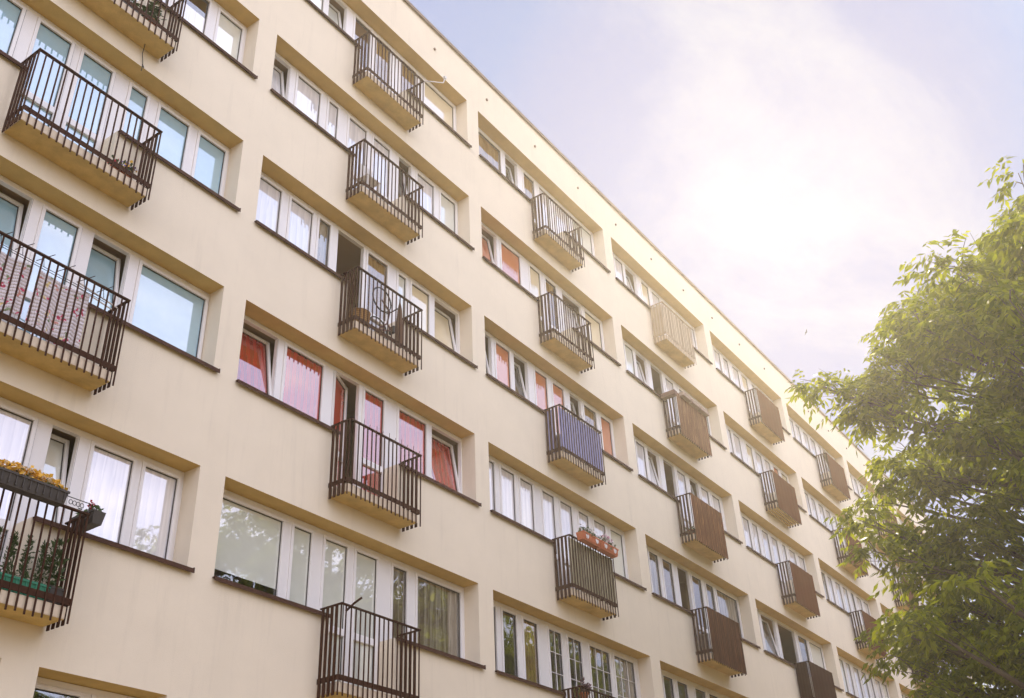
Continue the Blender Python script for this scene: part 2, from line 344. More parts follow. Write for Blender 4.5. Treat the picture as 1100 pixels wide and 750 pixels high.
def build_wall():
    xs = {X_END0, X_END1}; zs = {0.0, Z_PAR}
    rects = []
    for x0, x1, z0, z1, d in openings:
        rects.append((x0, x1, z0, z1))
        if d: rects.append((d[0], d[1], d[2], z0))
    for a, c, e, f in rects: xs |= {round(a, 4), round(c, 4)}; zs |= {round(e, 4), round(f, 4)}
    xs = sorted(xs); zs = sorted(zs)
    def hole(x, z): return any(a < x < c and e < z < f for a, c, e, f in rects)
    b = MB()
    hol = [[hole((xs[i]+xs[i+1])/2, (zs[j]+zs[j+1])/2) for j in range(len(zs)-1)] for i in range(len(xs)-1)]
    for i in range(len(xs)-1):
        for j in range(len(zs)-1):
            if not hol[i][j]: b.face([(xs[i], 0, zs[j]), (xs[i+1], 0, zs[j]), (xs[i+1], 0, zs[j+1]), (xs[i], 0, zs[j+1])], 0)
    D = DEP
    for x0, x1, z0, z1, d in openings:
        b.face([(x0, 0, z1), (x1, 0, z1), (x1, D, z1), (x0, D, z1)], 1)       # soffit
        b.face([(x1, 0, z0), (x1, D, z0), (x1, D, z1), (x1, 0, z1)], 0)       # right reveal
        b.face([(x0, 0, z0), (x0, 0, z1), (x0, D, z1), (x0, D, z0)], 0)
        if d:
            b.face([(x0, 0, z0), (x0, D, z0), (d[0], D, z0), (d[0], 0, z0)], 0)
            b.face([(d[1], 0, z0), (d[1], D, z0), (x1, D, z0), (x1, 0, z0)], 0)
            b.face([(d[0], 0, d[2]), (d[0], D, d[2]), (d[1], D, d[2]), (d[1], 0, d[2])], 0)
            b.face([(d[1], 0, d[2]), (d[1], D, d[2]), (d[1], D, z0), (d[1], 0, z0)], 0)
            b.face([(d[0], 0, d[2]), (d[0], 0, z0), (d[0], D, z0), (d[0], D, d[2])], 0)
        else:
            b.face([(x0, 0, z0), (x0, D, z0), (x1, D, z0), (x1, 0, z0)], 0)
    Y1 = 12
    b.face([(X_END0, 0, 0), (X_END0, 0, Z_PAR), (X_END0, Y1, Z_PAR), (X_END0, Y1, 0)], 0)
    b.face([(X_END1, 0, 0), (X_END1, Y1, 0), (X_END1, Y1, Z_PAR), (X_END1, 0, Z_PAR)], 0)
    b.face([(X_END0, Y1, 0), (X_END0, Y1, Z_PAR), (X_END1, Y1, Z_PAR), (X_END1, Y1, 0)], 0)
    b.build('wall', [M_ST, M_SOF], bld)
    b = MB(); b.face([(X_END0+.01, .01, Z_PAR-.25), (X_END1-.01, .01, Z_PAR-.25), (X_END1-.01, Y1-.01, Z_PAR-.25), (X_END0+.01, Y1-.01, Z_PAR-.25)])
    b.build('roof', M_ROOF, bld)
    b = MB(); b.box(X_END0-.05, X_END1+.05, -.05, .34, Z_PAR+.003, Z_PAR+.05); b.box(X_END0-.05, X_END1+.05, -.052, -.04, Z_PAR-.045, Z_PAR+.0)
    bevel(b.build('parapet_cap', M_CAP, bld), .006)
    # rooms behind the windows
    b = MB()
    for i in COLS:
        for r in range(6):
            x0, x1 = i*P-.15, i*P+W+.15; z1 = ZT-r*H-.0; z0 = z1-2.45; y0, y1 = DEP+.002, 3.6
            b.face([(x0, y0, z1+.02), (x0, y1, z1+.02), (x1, y1, z1+.02), (x1, y0, z1+.02)])
            b.face([(x0, y0, z0), (x1, y0, z0), (x1, y1, z0), (x0, y1, z0)])
            b.face([(x0, y1, z0), (x1, y1, z0), (x1, y1, z1+.02), (x0, y1, z1+.02)])
            b.face([(x0, y0, z0), (x0, y1, z0), (x0, y1, z1+.02), (x0, y0, z1+.02)])
            b.face([(x1, y0, z0), (x1, y0, z1+.02), (x1, y1, z1+.02), (x1, y1, z0)])
            xm = i*P+1.9
            for q in (xm, i*P+3.42):
                b.box(q-.04, q+.04, .8, y1-.01, z0+.01, z1+.01)
    b.build('interior', M_INT, bld)
    # small ventilation openings in the parapet band
    for i in COLS:
        for k in (.35, 2.28, 4.2):
            v = MB(); cx, cz = i*P+k, ZT+.62
            pts = [(cx+.032*math.cos(a), cz+.045*math.sin(a)) for a in [2*math.pi*j/10 for j in range(10)]]
            v.tube([(cx, .004, cz), (cx, -.03, cz)], [.034, .030], 10)
            v.build('vent_pipe', M_CAP, bld)
build_wall()

# ---- windows -------------------------------------------------------------
YF0, YF1, YS0, YS1, YG = .295, .366, .278, .345, .322
GT, GB = -.125, -1.235            # glass top / bottom below opening top
SW = .045
def curtain(parent, x0, x1, z0, z1, kind, y=.45):
    b = MB(); m = CUR[kind]
    flat = kind in 'buck'
    n = 1 if flat else max(6, int((x1-x0)/.028))
    ph = random.random()*6
    amp = 0 if flat else .018
    pr = None
    for k in range(n+1):
        x = x0+(x1-x0)*k/n; yy = y+amp*math.sin(ph+k*1.35)+amp*.5*math.sin(ph*2+k*.53)
        if flat and kind == 'o': yy = y
        if pr: b.face([(pr[0], pr[1], z0), (x, yy, z0), (x, yy, z1), (pr[0], pr[1], z1)])
        pr = (x, yy)
    return b.build('blind' if flat else 'curtain', m, parent, smooth=not flat)

def tiltrot(z0, y0, ang):
    ca, sa = math.cos(ang), math.sin(ang)
    def f(p):
        dz, dy = p[2]-z0, p[1]-y0
        return (p[0], y0+dy*ca+dz*sa, z0+dz*ca-dy*sa)
    return f
def swing(x0, y0, ang):
    ca, sa = math.cos(ang), math.sin(ang)
    def f(p):
        dx, dy = p[0]-x0, p[1]-y0
        return (x0+dx*ca-dy*sa, y0+dx*sa+dy*ca, p[2])
    return f

def sash(b, g0, g1, zb, zt, rot=None):
    b.box(g0-SW, g0, YS0, YS1, zb-SW, zt+SW, rot); b.box(g1, g1+SW, YS0, YS1, zb-SW, zt+SW, rot)
    b.box(g0, g1, YS0+.002, YS1-.002, zt, zt+SW, rot); b.box(g0, g1, YS0+.002, YS1-.002, zb-SW, zb, rot)
    k = b.k; b.k = 1; e = .009
    for q in ((g0, g0+e, zb, zt), (g1-e, g1, zb, zt), (g0+e, g1-e, zb, zb+e), (g0+e, g1-e, zt-e, zt)):
        b.box(q[0], q[1], YG-.016, YG-.004, q[2], q[3], rot)
    b.k = k
def pane(parent, g0, g1, zb, zt, rot=None, bars=0, m=None):
    P4 = [(g0, YG, zb), (g1, YG, zb), (g1, YG, zt), (g0, YG, zt)]
    if rot: P4 = [rot(p) for p in P4]
    b = MB(); b.face(P4); return b.build('pane', m or M_GLASS, parent)

def window(x, t, panes, doors=True, sills=True, zspan=(GT, GB), lr=(0, W)):
    """panes: (g0, g1, mode, curtain, top_cut, bot_cut) relative to bay; mode f/t/o/s"""
    X0, X1 = x+lr[0], x+lr[1]
    gt, gb = t+zspan[0], t+zspan[1]
    b = MB()
    zt, zb = t-.005, gb-SW-.055
    b.box(X0, X1, YF0, YF1, gt+SW, zt)                          # head
    segs = []; cur = X0
    isdoor = lambda p: doors and p[0] > DOOR[0]-.02 and p[1] < DOOR[1]+.02
    for p in panes:
        a, c = x+p[0]-SW, x+p[1]+SW
        if a-cur > .004:
            b.box(cur, a, YF0, YF1, zb, gt+SW)
            if a-cur > .1:                                      # joints in the wide posts
                k = b.k; b.k = 1
                b.box(cur+.006, cur+.010, YF0-.002, YF0+.003, zb+.01, gt+SW-.005)
                b.k = k
        cur = c
    if X1-cur > .004: b.box(cur, X1, YF0, YF1, zb, gt+SW)
    for p in panes:
        if not isdoor(p): b.box(x+p[0]-SW, x+p[1]+SW, YF0, YF1, zb, gb-SW)
    if doors:
        D0, D1 = x+DOOR[0], x+DOOR[1]; zl = t-2.265
        dp = [p for p in panes if isdoor(p)]
        if dp:
            c = D0
            for p in dp:
                a = x+p[0]-SW
                if a-c > .004: b.box(c, a, YF0, YF1, zl, zb)
                c = x+p[1]+SW
            if D1-c > .004: b.box(c, D1, YF0, YF1, zl, zb)
    subs = []
    for p in panes:
        g0, g1, mode, cu = x+p[0], x+p[1], p[2], p[3]
        door = isdoor(p); bot = t-2.17 if door else gb
        rot = None
        if mode == 't': rot = tiltrot(gb-SW, .345, R(9.5))
        if mode == 's': rot = swing(g0-SW, .345, R(24))
        if mode != 'o':
            sash(b, g0, g1, bot, gt, rot)
            if door:
                b.box(g0, g1, YS0+.004, YS1-.004, t-1.43, t-1.33, rot)
                subs += [(g0, g1, t-1.33, gt, rot), (g0, g1, bot, t-1.43, rot)]
            else: subs.append((g0, g1, bot, gt, rot))
            full = not (len(p) > 4 and (p[4] > 0 or p[5] < 1))
            for q in range(len(subs)-(2 if door else 1), len(subs)):
                subs[q] = (*subs[q], BACKED.get(p[3]) if full and mode != 's' else (M_REDPANE if mode == 's' else None))
            if not full and p[3] in BACKED and not door:       # blind drawn part of the way
                subs.pop(); h = gt-bot; za, zb2 = gt-h*p[4], gt-h*p[5]
                for z0, z1, pm in ((za, gt, None), (zb2, za, BACKED[p[3]]), (bot, zb2, None)):
                    if z1-z0 > .01: subs.append((g0, g1, z0, z1, rot, pm))
            if len(p) > 6 and p[6]:                             # glazing bars
                for k in range(1, p[6]+1):
                    xx = g0+(g1-g0)*k/(p[6]+1); b.box(xx-.007, xx+.007, YG-.02, YG-.006, bot, gt, rot)
                for zz in (.35, .68): b.box(g0, g1, YG-.019, YG-.007, gt+(gb-gt)*zz-.006, gt+(gb-gt)*zz+.006, rot)
            if mode == 'f' and random.random() < .7:            # handle on the inside, hinge caps outside
                pass
    fo = b.build('window', [M_PVC, M_SEAL], bld)
    bevel(fo, .004)
    for g0, g1, z0, z1, rot, pm in subs: pane(fo, g0, g1, z0, z1, rot, 0, pm)
    for p in panes:
        if p[3] == '-' : continue
        g0, g1 = x+p[0]-.03, x+p[1]+.03
        top = gt+.06; bot = t-2.2 if isdoor(p) else gb-.06
        hh = top-bot
        c0 = p[4] if len(p) > 4 else 0; c1 = p[5] if len(p) > 5 else 1
        if p[2] in 'so' or p[3] in BACKED: continue
        curtain(fo, g0, g1, top-hh*c1, top-hh*c0, p[3], y=.58 if p[2] == 't' else .356)
    # sills
    if sills:
        for a, c in (((X0-.02, x+DOOR[0]-.01), (x+DOOR[1]+.01, X1+.07)) if doors else ((X0-.02, X1+.05),)):
            s = MB(); zs = zb-.002
            s.box(a, c, -.055, YF0+.01, zs-.016, zs-.001); s.box(a, c, -.057, -.049, zs-.055, zs-.0155)
            s.box(c-.012, c, -.056, -.01, zs-.03, zs+.012)
            s.build('sill', M_SILL, fo)
    return fo

def L3(m, c): return [(.07, .56, m[0], c[0]), (.78, 1.23, m[1], c[1]), (1.42, 1.80, m[2], c[2])]
def R3(m, c): return [(3.53, 3.80, m[0], c[0]), (4.03, 4.54, m[1], c[1]), (4.75, 5.24, m[2], c[2])]
def DD(m, c): return [(2.09, 2.56, m[0], c[0]), (2.75, 3.21, m[1], c[1])]
def RB(m, c): return [(3.55, 3.92, m[0], c[0]), (4.15, 5.24, m[1], c[1])]
def LB(m, c): return [(.07, 1.29, m[0], c[0]), (1.50, 1.83, m[1], c[1])]
def L2(m, c): return [(.07, .86, m[0], c[0]), (1.08, 1.85, m[1], c[1])]
def R2(m, c): return [(3.62, 4.33, m[0], c[0]), (4.53, 5.25, m[1], c[1])]
def L3d(m, c): return [(.07, .42, m[0], c[0]), (.63, 1.06, m[1], c[1]), (1.25, 1.72, m[2], c[2])]
SPEC = {
 (-1,0): L3('fff','www')+DD('ff','ww')+R3('fff','www'),
 (-1,1): L3('fff','wbw')+DD('ff','ww')+[(3.53,3.8,'f','w'),(4.03,4.53,'f','w',.35,1),(4.75,5.23,'f','b')],
 (-1,2): LB('ff','uu')+DD('ff','uu')+R3('fff','uuu'),
 (-1,3): LB('tf','ub')+[(1.99,2.55,'t','u'),(2.78,3.24,'f','u')]+[(3.51,3.95,'t','u'),(4.2,5.26,'f','u')],
 (-1,4): LB('ff','ww')+[(2.05,2.45,'f','w'),(2.62,3.24,'f','w')]+[(3.52,3.77,'t','b'),(4.02,4.57,'f','w'),(4.74,5.23,'f','w',0,1)],
 (0,0): L3('fft','wbb')+[(2.09,2.54,'f','k'),(2.71,3.14,'f','y')]+[(3.5,3.95,'f','y'),(4.22,5.22,'f','c')],
 (0,1): [(.07,.56,'t','w'),(.79,1.35,'f','w'),(1.56,1.8,'f','w')]+DD('ff','ww')+[(3.53,3.79,'t','-'),(4.02,4.54,'f','w'),(4.75,5.23,'f','b')],
 (0,2): [(.07,.69,'f','w'),(.9,1.39,'f','w'),(1.54,1.8,'f','l')]+[(2.04,2.58,'o','-'),(2.73,3.24,'f','y')]+[(3.53,3.74,'f','b'),(3.9,4.4,'f','c'),(4.61,5.23,'t','c')],
 (0,3): L2('tf','rr')+[(2.12,2.62,'s','r'),(2.79,3.25,'f','r')]+R2('ft','rr'),
 (0,4): [(.07,1.29,'f','b',0,.86),(1.5,1.84,'f','b')]+[(2.11,2.56,'f','b'),(2.75,3.2,'f','b')]+[(3.56,3.88,'f','l'),(4.13,5.21,'f','l',0,1)],
 (1,0): [(.07,1.24,'f','y'),(1.47,1.85,'t','l')]+[(2.15,2.6,'f','y'),(2.8,3.2,'f','w')]+[(3.5,4.07,'f','w'),(4.28,5.2,'f','b')],
 (1,1): [(.07,.88,'t','o'),(1.09,1.8,'f','o')]+[(2.17,2.59,'f','c'),(2.8,3.24,'f','y')]+[(3.56,4.3,'t','w'),(4.47,5.2,'f','c')],
 (1,2): [(.07,.56,'t','-'),(.75,1.23,'f','o'),(1.43,1.82,'t','l')]+[(2.13,2.58,'f','o'),(2.79,3.23,'f','o')]+[(3.53,3.88,'t','y'),(4.04,4.56,'f','y'),(4.75,5.2,'f','o')],
 (1,3): [(.07,.56,'f','w'),(.77,1.2,'f','w'),(1.38,1.81,'f','w')]+[(2.13,2.55,'f','w'),(2.76,3.2,'f','w')]+[(3.44,3.83,'f','w'),(4.03,4.5,'f','w'),(4.69,5.2,'f','b')],
 (1,4): [(.07,.45,'f','-'),(.65,1.06,'f','-'),(1.27,1.7,'f','y')]+[(2.07,2.48,'f','-',0,1,1),(2.7,3.16,'f','c',0,.45,1)]+[(3.45,4.18,'f','y',0,.2,2),(4.36,5.14,'f','l',0,1,2)],
 (2,0): L3d('fft','www')+[(2.05,2.47,'f','c'),(2.64,3.12,'f','w')]+R3('fff','wbw'),
 (2,1): L3d('fft','bbw')+[(2.04,2.56,'o','-'),(2.75,3.22,'f','w')]+R3('fff','wwb'),
 (2,2): L3d('fft','www')+[(2.05,2.52,'o','-'),(2.68,3.15,'f','w')]+[(3.44,3.84,'t','-'),(4.0,4.45,'f','w'),(4.64,5.12,'f','w')],
 (2,3): L3d('fff','ll-')+[(2.05,2.52,'o','-'),(2.7,3.2,'f','-')]+[(3.44,3.85,'f','-'),(4.02,5.2,'f','l')],
 (2,4): L3d('fff','---')+[(2.08,2.58,'f','-'),(2.76,3.22,'f','-')]+R3('fff','ll-'),
 (3,0): L3('fff','www')+DD('ff','wc')+R3('fff','wbw'),
 (3,1): [(.07,.5,'f','w'),(.85,1.05,'f','w'),(1.17,1.66,'f','w')]+[(2.05,2.51,'f','c'),(2.72,3.2,'f','w')]+[(3.4,3.85,'f','w'),(4.08,4.5,'f','o'),(4.7,5.2,'f','c')],
 (3,2): L3('fff','www')+DD('ff','ww')+R3('fff','www'),
 (3,3): [(.07,.75,'f','l'),(1.0,1.8,'t','l')]+[(2.1,3.15,'o','-')]+[(3.42,4.06,'f','-'),(4.24,5.2,'f','b')],
}
for i in COLS:
    for r in range(5):
        sp = SPEC.get((i, r))
        if not sp:
            k = (i*3+r*7) % 4
            sp = (L3('fff', ['www','wbw','wlw','bww'][k])+DD('ff', 'ww')+R3('fff' if k else 'ftf', ['www','wwb','lww','www'][k]))
        window(i*P, ZT-r*H, sp)
for a, c, z0, z1 in LOW:
    w = c-a
    window(a, z1, [(.07, w*.5-.09, 'f', '-'), (w*.5+.09, w-.07, 'f', 'l')], doors=False, zspan=(-.12, -1.14), lr=(0, w))

# ---- balconies -----------------------------------------------------------
ZSB, ZST, ZRT, ZRB = -2.425, -2.29, -1.305, -2.235
YO = -.385
SCREEN = {
 (1,2): ('faded blue cloth screen behind balcony bars', mat('blue_cloth', (.36, .37, .60), .9, var=.12, vscale=7), .0),
 (1,3): ('green woven mat behind balcony bars', striped('green_mat', (.19, .17, .10), (.46, .41, .28), .05, .5, .9, .3), .0),
 (2,0): ('cream slatted screen round the balcony', striped('cream_slats', (.62, .54, .41), (.30, .22, .14), .16, .66, .8, .05), .1),
 (2,1): ('brown reed screen with light slivers', striped('reed_mat', (.12, .052, .022), (.38, .23, .12), .055, .72, .9, .5), .0),
 (2,2): ('red brown reed screen with light slivers', striped('red_reed_mat', (.10, .032, .009), (.30, .14, .05), .085, .82, .9, .5), .0),
 (2,3): ('dark brown slatted screen', striped('dark_slat_mat', (.055, .017, .005), (.16, .06, .022), .075, .8, .9, .4), .0),
}
M_PANEL = mat('brown_panel', (.105, .032, .007), .9, spec=.08, var=.12, vscale=3)
M_PANEL2 = mat('dark_brown_panel', (.042, .012, .004), .9, spec=.08, var=.12, vscale=3)
for i in (3, 4, 5, 6):
    for r in range(5):
        SCREEN[(i, r)] = ('plain brown panel screen on balcony', M_PANEL2 if (i, r) == (3, 3) else M_PANEL, 1 if (i, r) == (3, 3) else 0)

def balcony(i, r):
    x = i*P; t = ZT-r*H; x0, x1 = x+BALC[i][0], x+BALC[i][1]
    b = MB()
    if (i, r) == (3, 1):                      # ribbed underside
        b.box(x0, x1, -.36, -.001, t+ZSB+.05, t+ZST)
        for k in range(4): b.box(x0, x1, -.36+.095*k, -.36+.095*k+.06, t+ZSB, t+ZSB+.052)
    else:
        b.box(x0, x1, -.36, -.001, t+ZSB, t+ZST)
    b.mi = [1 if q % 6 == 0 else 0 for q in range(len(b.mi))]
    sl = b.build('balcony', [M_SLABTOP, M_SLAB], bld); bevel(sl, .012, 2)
    b = MB(); h = .009
    n = max(2, round((x1-x0+.05)/.094)); a, c = x0-.025, x1+.025
    zb = t+ZSB-.05
    for k in range(n+1):
        u = a+(c-a)*k/n; j = random.uniform(-.004, .004)
        b.box(u-h+j, u+h+j, YO-.006, YO+.006, zb+random.uniform(-.012, .012), t+ZRT)
    for u in (a, c):
        for k in range(1, 5):
            y = YO+(-.03-YO)*k/4.3
            b.box(u-.006, u+.006, y-.023, y+.023, zb+.01, t+ZRT)
    b.box(a-.012, c+.012, YO-.02, YO+.02, t+ZRT, t+ZRT+.018)
    b.box(a-.012, a+.02, YO+.02, -.003, t+ZRT, t+ZRT+.018); b.box(c-.02, c+.012, YO+.02, -.003, t+ZRT, t+ZRT+.018)
    b.box(a+.007, c-.007, YO+.0065, YO+.016, t+ZRB-.045, t+ZRB+.025)
    b.box(a+.0065, a+.016, YO+.017, -.003, t+ZRB-.045, t+ZRB+.025); b.box(c-.016, c-.0065, YO+.017, -.003, t+ZRB-.045, t+ZRB+.025)
    rl = b.build('railing', mat('tan_painted_steel', (.42, .32, .20), .5, var=.1) if (i, r) == (2, 0) else M_RAIL, sl)
    s = SCREEN.get((i, r))
    if s:
        q = MB(); y0 = YO+.018
        # gently waved sheet with real thickness
        nseg = 24; yy = [y0+.006+.004*math.sin(k*1.7+i) for k in range(nseg+1)]
        zl, zh = t+ZRB-.03, t+ZRT-.03
        if i >= 2 and r > 0 or i >= 3:                    # tied on outside the bars
            y0 = YO-.034; yy = [y0+.004*math.sin(k*1.7+i) for k in range(nseg+1)]; zl, zh = t+ZSB-.045, t+ZRT+.022
        for k in range(nseg):
            xa = a+.0+(c-a-.0)*k/nseg; xb = a+.0+(c-a-.0)*(k+1)/nseg
            q.face([(xa, yy[k], zl), (xb, yy[k+1], zl), (xb, yy[k+1], zh), (xa, yy[k], zh)])
            q.face([(xa, yy[k]+.006, zl), (xa, yy[k]+.006, zh), (xb, yy[k+1]+.006, zh), (xb, yy[k+1]+.006, zl)])
            q.face([(xa, yy[k], zh), (xb, yy[k+1], zh), (xb, yy[k+1]+.006, zh), (xa, yy[k]+.006, zh)])
            q.face([(xa, yy[k], zl), (xa, yy[k]+.006, zl), (xb, yy[k+1]+.006, zl), (xb, yy[k+1], zl)])
        if s[2]: q.box(a+.018, a+.026, YO+.03, -.03, zl, zh)
        if (i, r) == (1, 2): q.box(a+.018, a+.026, -.20, -.03, zl, zh)
        so = q.build('screen', s[1], sl); so['label'] = s[0]
    if (i, r) in ((0, 3), (1, 2)):
        q = MB()
        for k in range(5):
            u = a+.30+k*.28; z = t+ZRT+.02
            q.tube([(u, YO+.01, z-.02), (u, YO+.01, z+.10)], .004, 5)
            q.tube([(u, YO+.01, z-.05), (u, YO-.10, z-.07), (u, YO-.12, z-.03)], .004, 5)
        q.build('clothes_line_bracket', M_RAIL, sl)
    return sl
for i in COLS:
    for r in range(5): balcony(i, r)

# ------------------------------------------------------------------ things on the balconies
M_TERRA = mat('terracotta', (.50, .15, .06), .8, var=.12, vscale=20)
M_LEAF = mat('pot_leaf', (.07, .11, .03), .6, var=.3, vscale=30, trans=.25)
M_RED = mat('red_petal', (.55, .03, .05), .6, trans=.2)
M_YEL = mat('yellow_petal', (.80, .48, .06), .6, trans=.25)
M_CRM = mat('cream_petal', (.80, .66, .45), .6, trans=.25)
M_VIO = mat('violet_petal', (.20, .12, .42), .6)
M_WHT = mat('white_petal', (.80, .74, .72), .6, trans=.2)
M_DBOX = mat('dark_plastic_box', (.055, .045, .035), .6, var=.2, vscale=15)
M_GBOX = mat('green_plastic_box', (.03, .24, .13), .5)
M_BLK = mat('black_steel', (.03, .028, .027), .5)
def bal(i, r): return i*P+BALC[i][0], i*P+BALC[i][1], ZT-r*H
def pot_prof(s=1): return [(.0, 0), (.055*s, 0), (.075*s, .11*s), (.083*s, .11*s), (.083*s, .14*s), (.070*s, .14*s), (.066*s, .12*s), (0, .12*s)]
def potted(name, loc, label, s=1.0, flowers=(), nl=140, hh=.14, pm=None, cat='potted plant'):
    e = empty(name, loc); tag(e, label, cat)
    b = MB(); b.lathe(loc, pot_prof(s)); b.build('pot', pm or M_TERRA, e, True)
    b = MB(); c = (loc[0], loc[1], loc[2]+.14*s+hh*.55)
    b.leaves(c, .13*s, .10*s, hh, nl, .075*s)
    b.build('foliage', M_LEAF, e)
    if flowers:
        b = MB()
        for k, _ in enumerate(flowers): b.leaves((c[0], c[1], c[2]+hh*.35), .12*s, .10*s, hh*.7, 26, .05*s, k, aspect=.9)
        b.build('flowers', list(flowers), e)
    return e
x0, x1, t = bal(-1, 1)
zf = t+ZST
potted('potted_plant', (x1-.38, -.22, zf), 'orange pot with bushy green plant behind the topmost balcony bars', 1.25, (), 260, .25)
e = tag(empty('shrub_planter', (x1-.95, -.2, zf)), 'dark planter of tall leafy plants beside the orange pot', 'planter')
b = MB(); b.box(x1-1.35, x1-.58, -.29, -.12, zf+.002, zf+.18); b.build('planter_box', M_DBOX, e)
b = MB(); b.leaves((x1-.97, -.2, zf+.45), .42, .12, .32, 700, .09); b.build('foliage', M_LEAF, e)
b = MB(); b.tube([(x1-.30, -.10, zf-.13), (x1-.27, -.03, zf-.26), (x1-.22, -.012, zf-.42), (x1-.225, -.012, zf-.55)], .006, 5)
b.tube([(x1-.225, -.012, zf-.42), (x1-.20, -.014, zf-.47)], .008, 5)
tag(b.build('cable', M_BLK), 'short dark cable dangling on the wall under the topmost balcony', 'cable')
x0, x1, t = bal(-1, 2); zf = t+ZST
potted('flower_pot', (x1-.26, -.22, zf), 'terracotta pot of violet and yellow pansies at the right end of a balcony', 1.0, (M_VIO, M_YEL), 70, .11)
potted('flower_pot', (x1-.44, -.24, zf), 'small terracotta pot with sprawling leaves, left of the pansies', .8, (M_RED,), 60, .10)
# A3 laundry and rack
x0, x1, t = bal(-1, 3); zf = t+ZST
def cloth(name, xa, xb, zt, zb, y, label, m):
    b = MB(); nx, nz = 30, 16
    def pt(i, j):
        u = i/nx; v = j/nz
        return (xa+(xb-xa)*u, y+.018*math.sin(u*14+v*1.3)*(.3+v)+.012*math.sin(u*31)*v, zt+(zb-zt)*v-.05*math.sin(u*math.pi)*(1-v)*.8+.03*math.sin(u*9)*v)
    for i in range(nx):
        for j in range(nz):
            b.face([pt(i, j+1), pt(i+1, j+1), pt(i+1, j), pt(i, j)])
    o = b.build(name, m, smooth=True); s = o.modifiers.new('solid', 'SOLIDIFY'); s.thickness = .004
    return tag(o, label, 'laundry', 'flowered cloths drying on the balcony')
M_FL = floral('floral_cotton')
cloth('drying_cloth', x0+.05, x0+.62, t+ZRT-.08, t-2.1, -.26, 'flowered white cloth hanging on the left half of the laundry balcony', M_FL)
cloth('drying_cloth', x0+.68, x0+1.34, t+ZRT-.10, t-2.2, -.28, 'flowered white cloth with drooping top edge, right one on the laundry balcony', M_FL)
e = tag(empty('clothes_rack', (x0+.8, -.3, t+ZRT)), 'thin dark wire clothes rack hooked on the railing above flowered cloths', 'clothes rack')
b = MB()
for k in range(6):
    u = x0+.15+k*.26
    b.tube([(u-.07, -.33, t+ZRT-.06), (u+.08, -.42, t+ZRT+.07)], .005, 5); b.tube([(u, -.33, t+ZRT+.06), (u+.02, -.35, t+ZRT-.10)], .004, 5)
b.build('hook', M_BLK, e)
b = MB()
for y in (-.31, -.27): b.tube([(x0+.04, y, t+ZRT-.06), (x0+1.55, y, t+ZRT-.085)], .004, 5)
b.build('wire', M_BLK, e)
e = tag(empty('folding_frame', (x1-.3, -.2, t+ZRT)), 'white folding drying frame leaning inside the laundry balcony', 'drying frame')
b = MB()
for y in (-.30, -.22): b.tube([(x1-.62, y, t+ZRT-.03), (x1-.06, y, t+ZRT-.10)], .010, 6)
b.build('bar', M_PVC, e)
# A4 flower boxes
x0, x1, t = bal(-1, 4); zf = t+ZST
def trough(name, c, L, label, m, flow, axis='x', nl=220, d=.15, h=.14, n=160, fs=.05, fh=.09):
    e = tag(empty(name, c), label, 'flower box')
    b = MB(); l = L/2
    f = (lambda p: p) if axis == 'x' else (lambda p: (c[0]+(p[1]-c[1]), c[1]+(p[0]-c[0]), p[2]))
    lo = [(-l+.02, -d/2+.02), (l-.02, -d/2+.02), (l-.02, d/2-.02), (-l+.02, d/2-.02)]; hi = [(-l, -d/2), (l, -d/2), (l, d/2), (-l, d/2)]
    A = [f((c[0]+p, c[1]+q, c[2])) for p, q in lo]; B = [f((c[0]+p, c[1]+q, c[2]+h)) for p, q in hi]
    b.face(A[::-1]); b.face([f((c[0]+p*.96, c[1]+q*.9, c[2]+h-.02)) for p, q in hi])
    for k in range(4): b.face([A[k], A[(k+1) % 4], B[(k+1) % 4], B[k]])
    for k in range(12):
        px = c[0]-l+.04+(L-.08)*k/11
        if axis == 'x': b.box(px-.006, px+.006, c[1]-d/2-.004, c[1]-d/2+.012, c[2]+.02, c[2]+h)
    b.box(*( (c[0]-l-.008, c[0]+l+.008, c[1]-d/2-.008, c[1]-d/2+.002) if axis == 'x' else (c[0]-d/2-.008, c[0]-d/2+.002, c[1]-l-.008, c[1]+l+.008)), c[2]+h-.02, c[2]+h+.004)
    b.build('planter_box', m, e)
    rx, ry = (l, d*.55) if axis == 'x' else (d*.55, l)
    b = MB(); b.leaves((c[0], c[1], c[2]+h+.03), rx, ry, fh, nl, .06); b.build('foliage', M_LEAF, e)
    if flow:
        b = MB()
        for k, _ in enumerate(flow): b.leaves((c[0], c[1], c[2]+h+.06+(fh-.09)*.6), rx, ry, fh*.85, n, fs, k, aspect=.9)
        b.build('flowers', list(flow), e)
    return e
trough('flower_box', (x1-.80, YO-.10, t+ZRT-.05), .92, 'brown ribbed box of yellow flowers hung outside the lower left balcony rail', M_DBOX, (M_YEL, M_YEL, M_CRM), nl=120, n=170, fs=.055)
trough('flower_box', (x1+.14, -.21, t+ZRT-.06), .40, 'dark box with one red flower hung on the right side of the balcony', M_DBOX, (), axis='y', nl=150)
b = MB(); b.leaves((x1+.12, -.26, t+ZRT+.19), .035, .035, .03, 40, .035, 0, aspect=.9)
b.k = 0
o = b.build('red_flower', M_RED); o.parent = bpy.data.objects['flower_box.001']; o.matrix_parent_inverse = o.parent.matrix_world.inverted()
e = trough('green_planter', (x1-.52, -.20, zf+.003), .66, 'green plastic trough with small conifers on the balcony floor', M_GBOX, (), nl=60, d=.2, h=.17)
b = MB()
for k in range(4):
    for z in range(6): b.leaves((x1-.78+k*.17, -.2, zf+.24+z*.07), .075-.010*z, .07-.01*z, .05, 60, .05, droop=-.8, aspect=.3)
b.build('conifer', M_LEAF, e)
e = trough('dark_planter', (x1-.12, -.20, zf+.003), .2, 'small dark planter with upright plants at the balcony end', M_DBOX, (), nl=40, d=.2, h=.18)
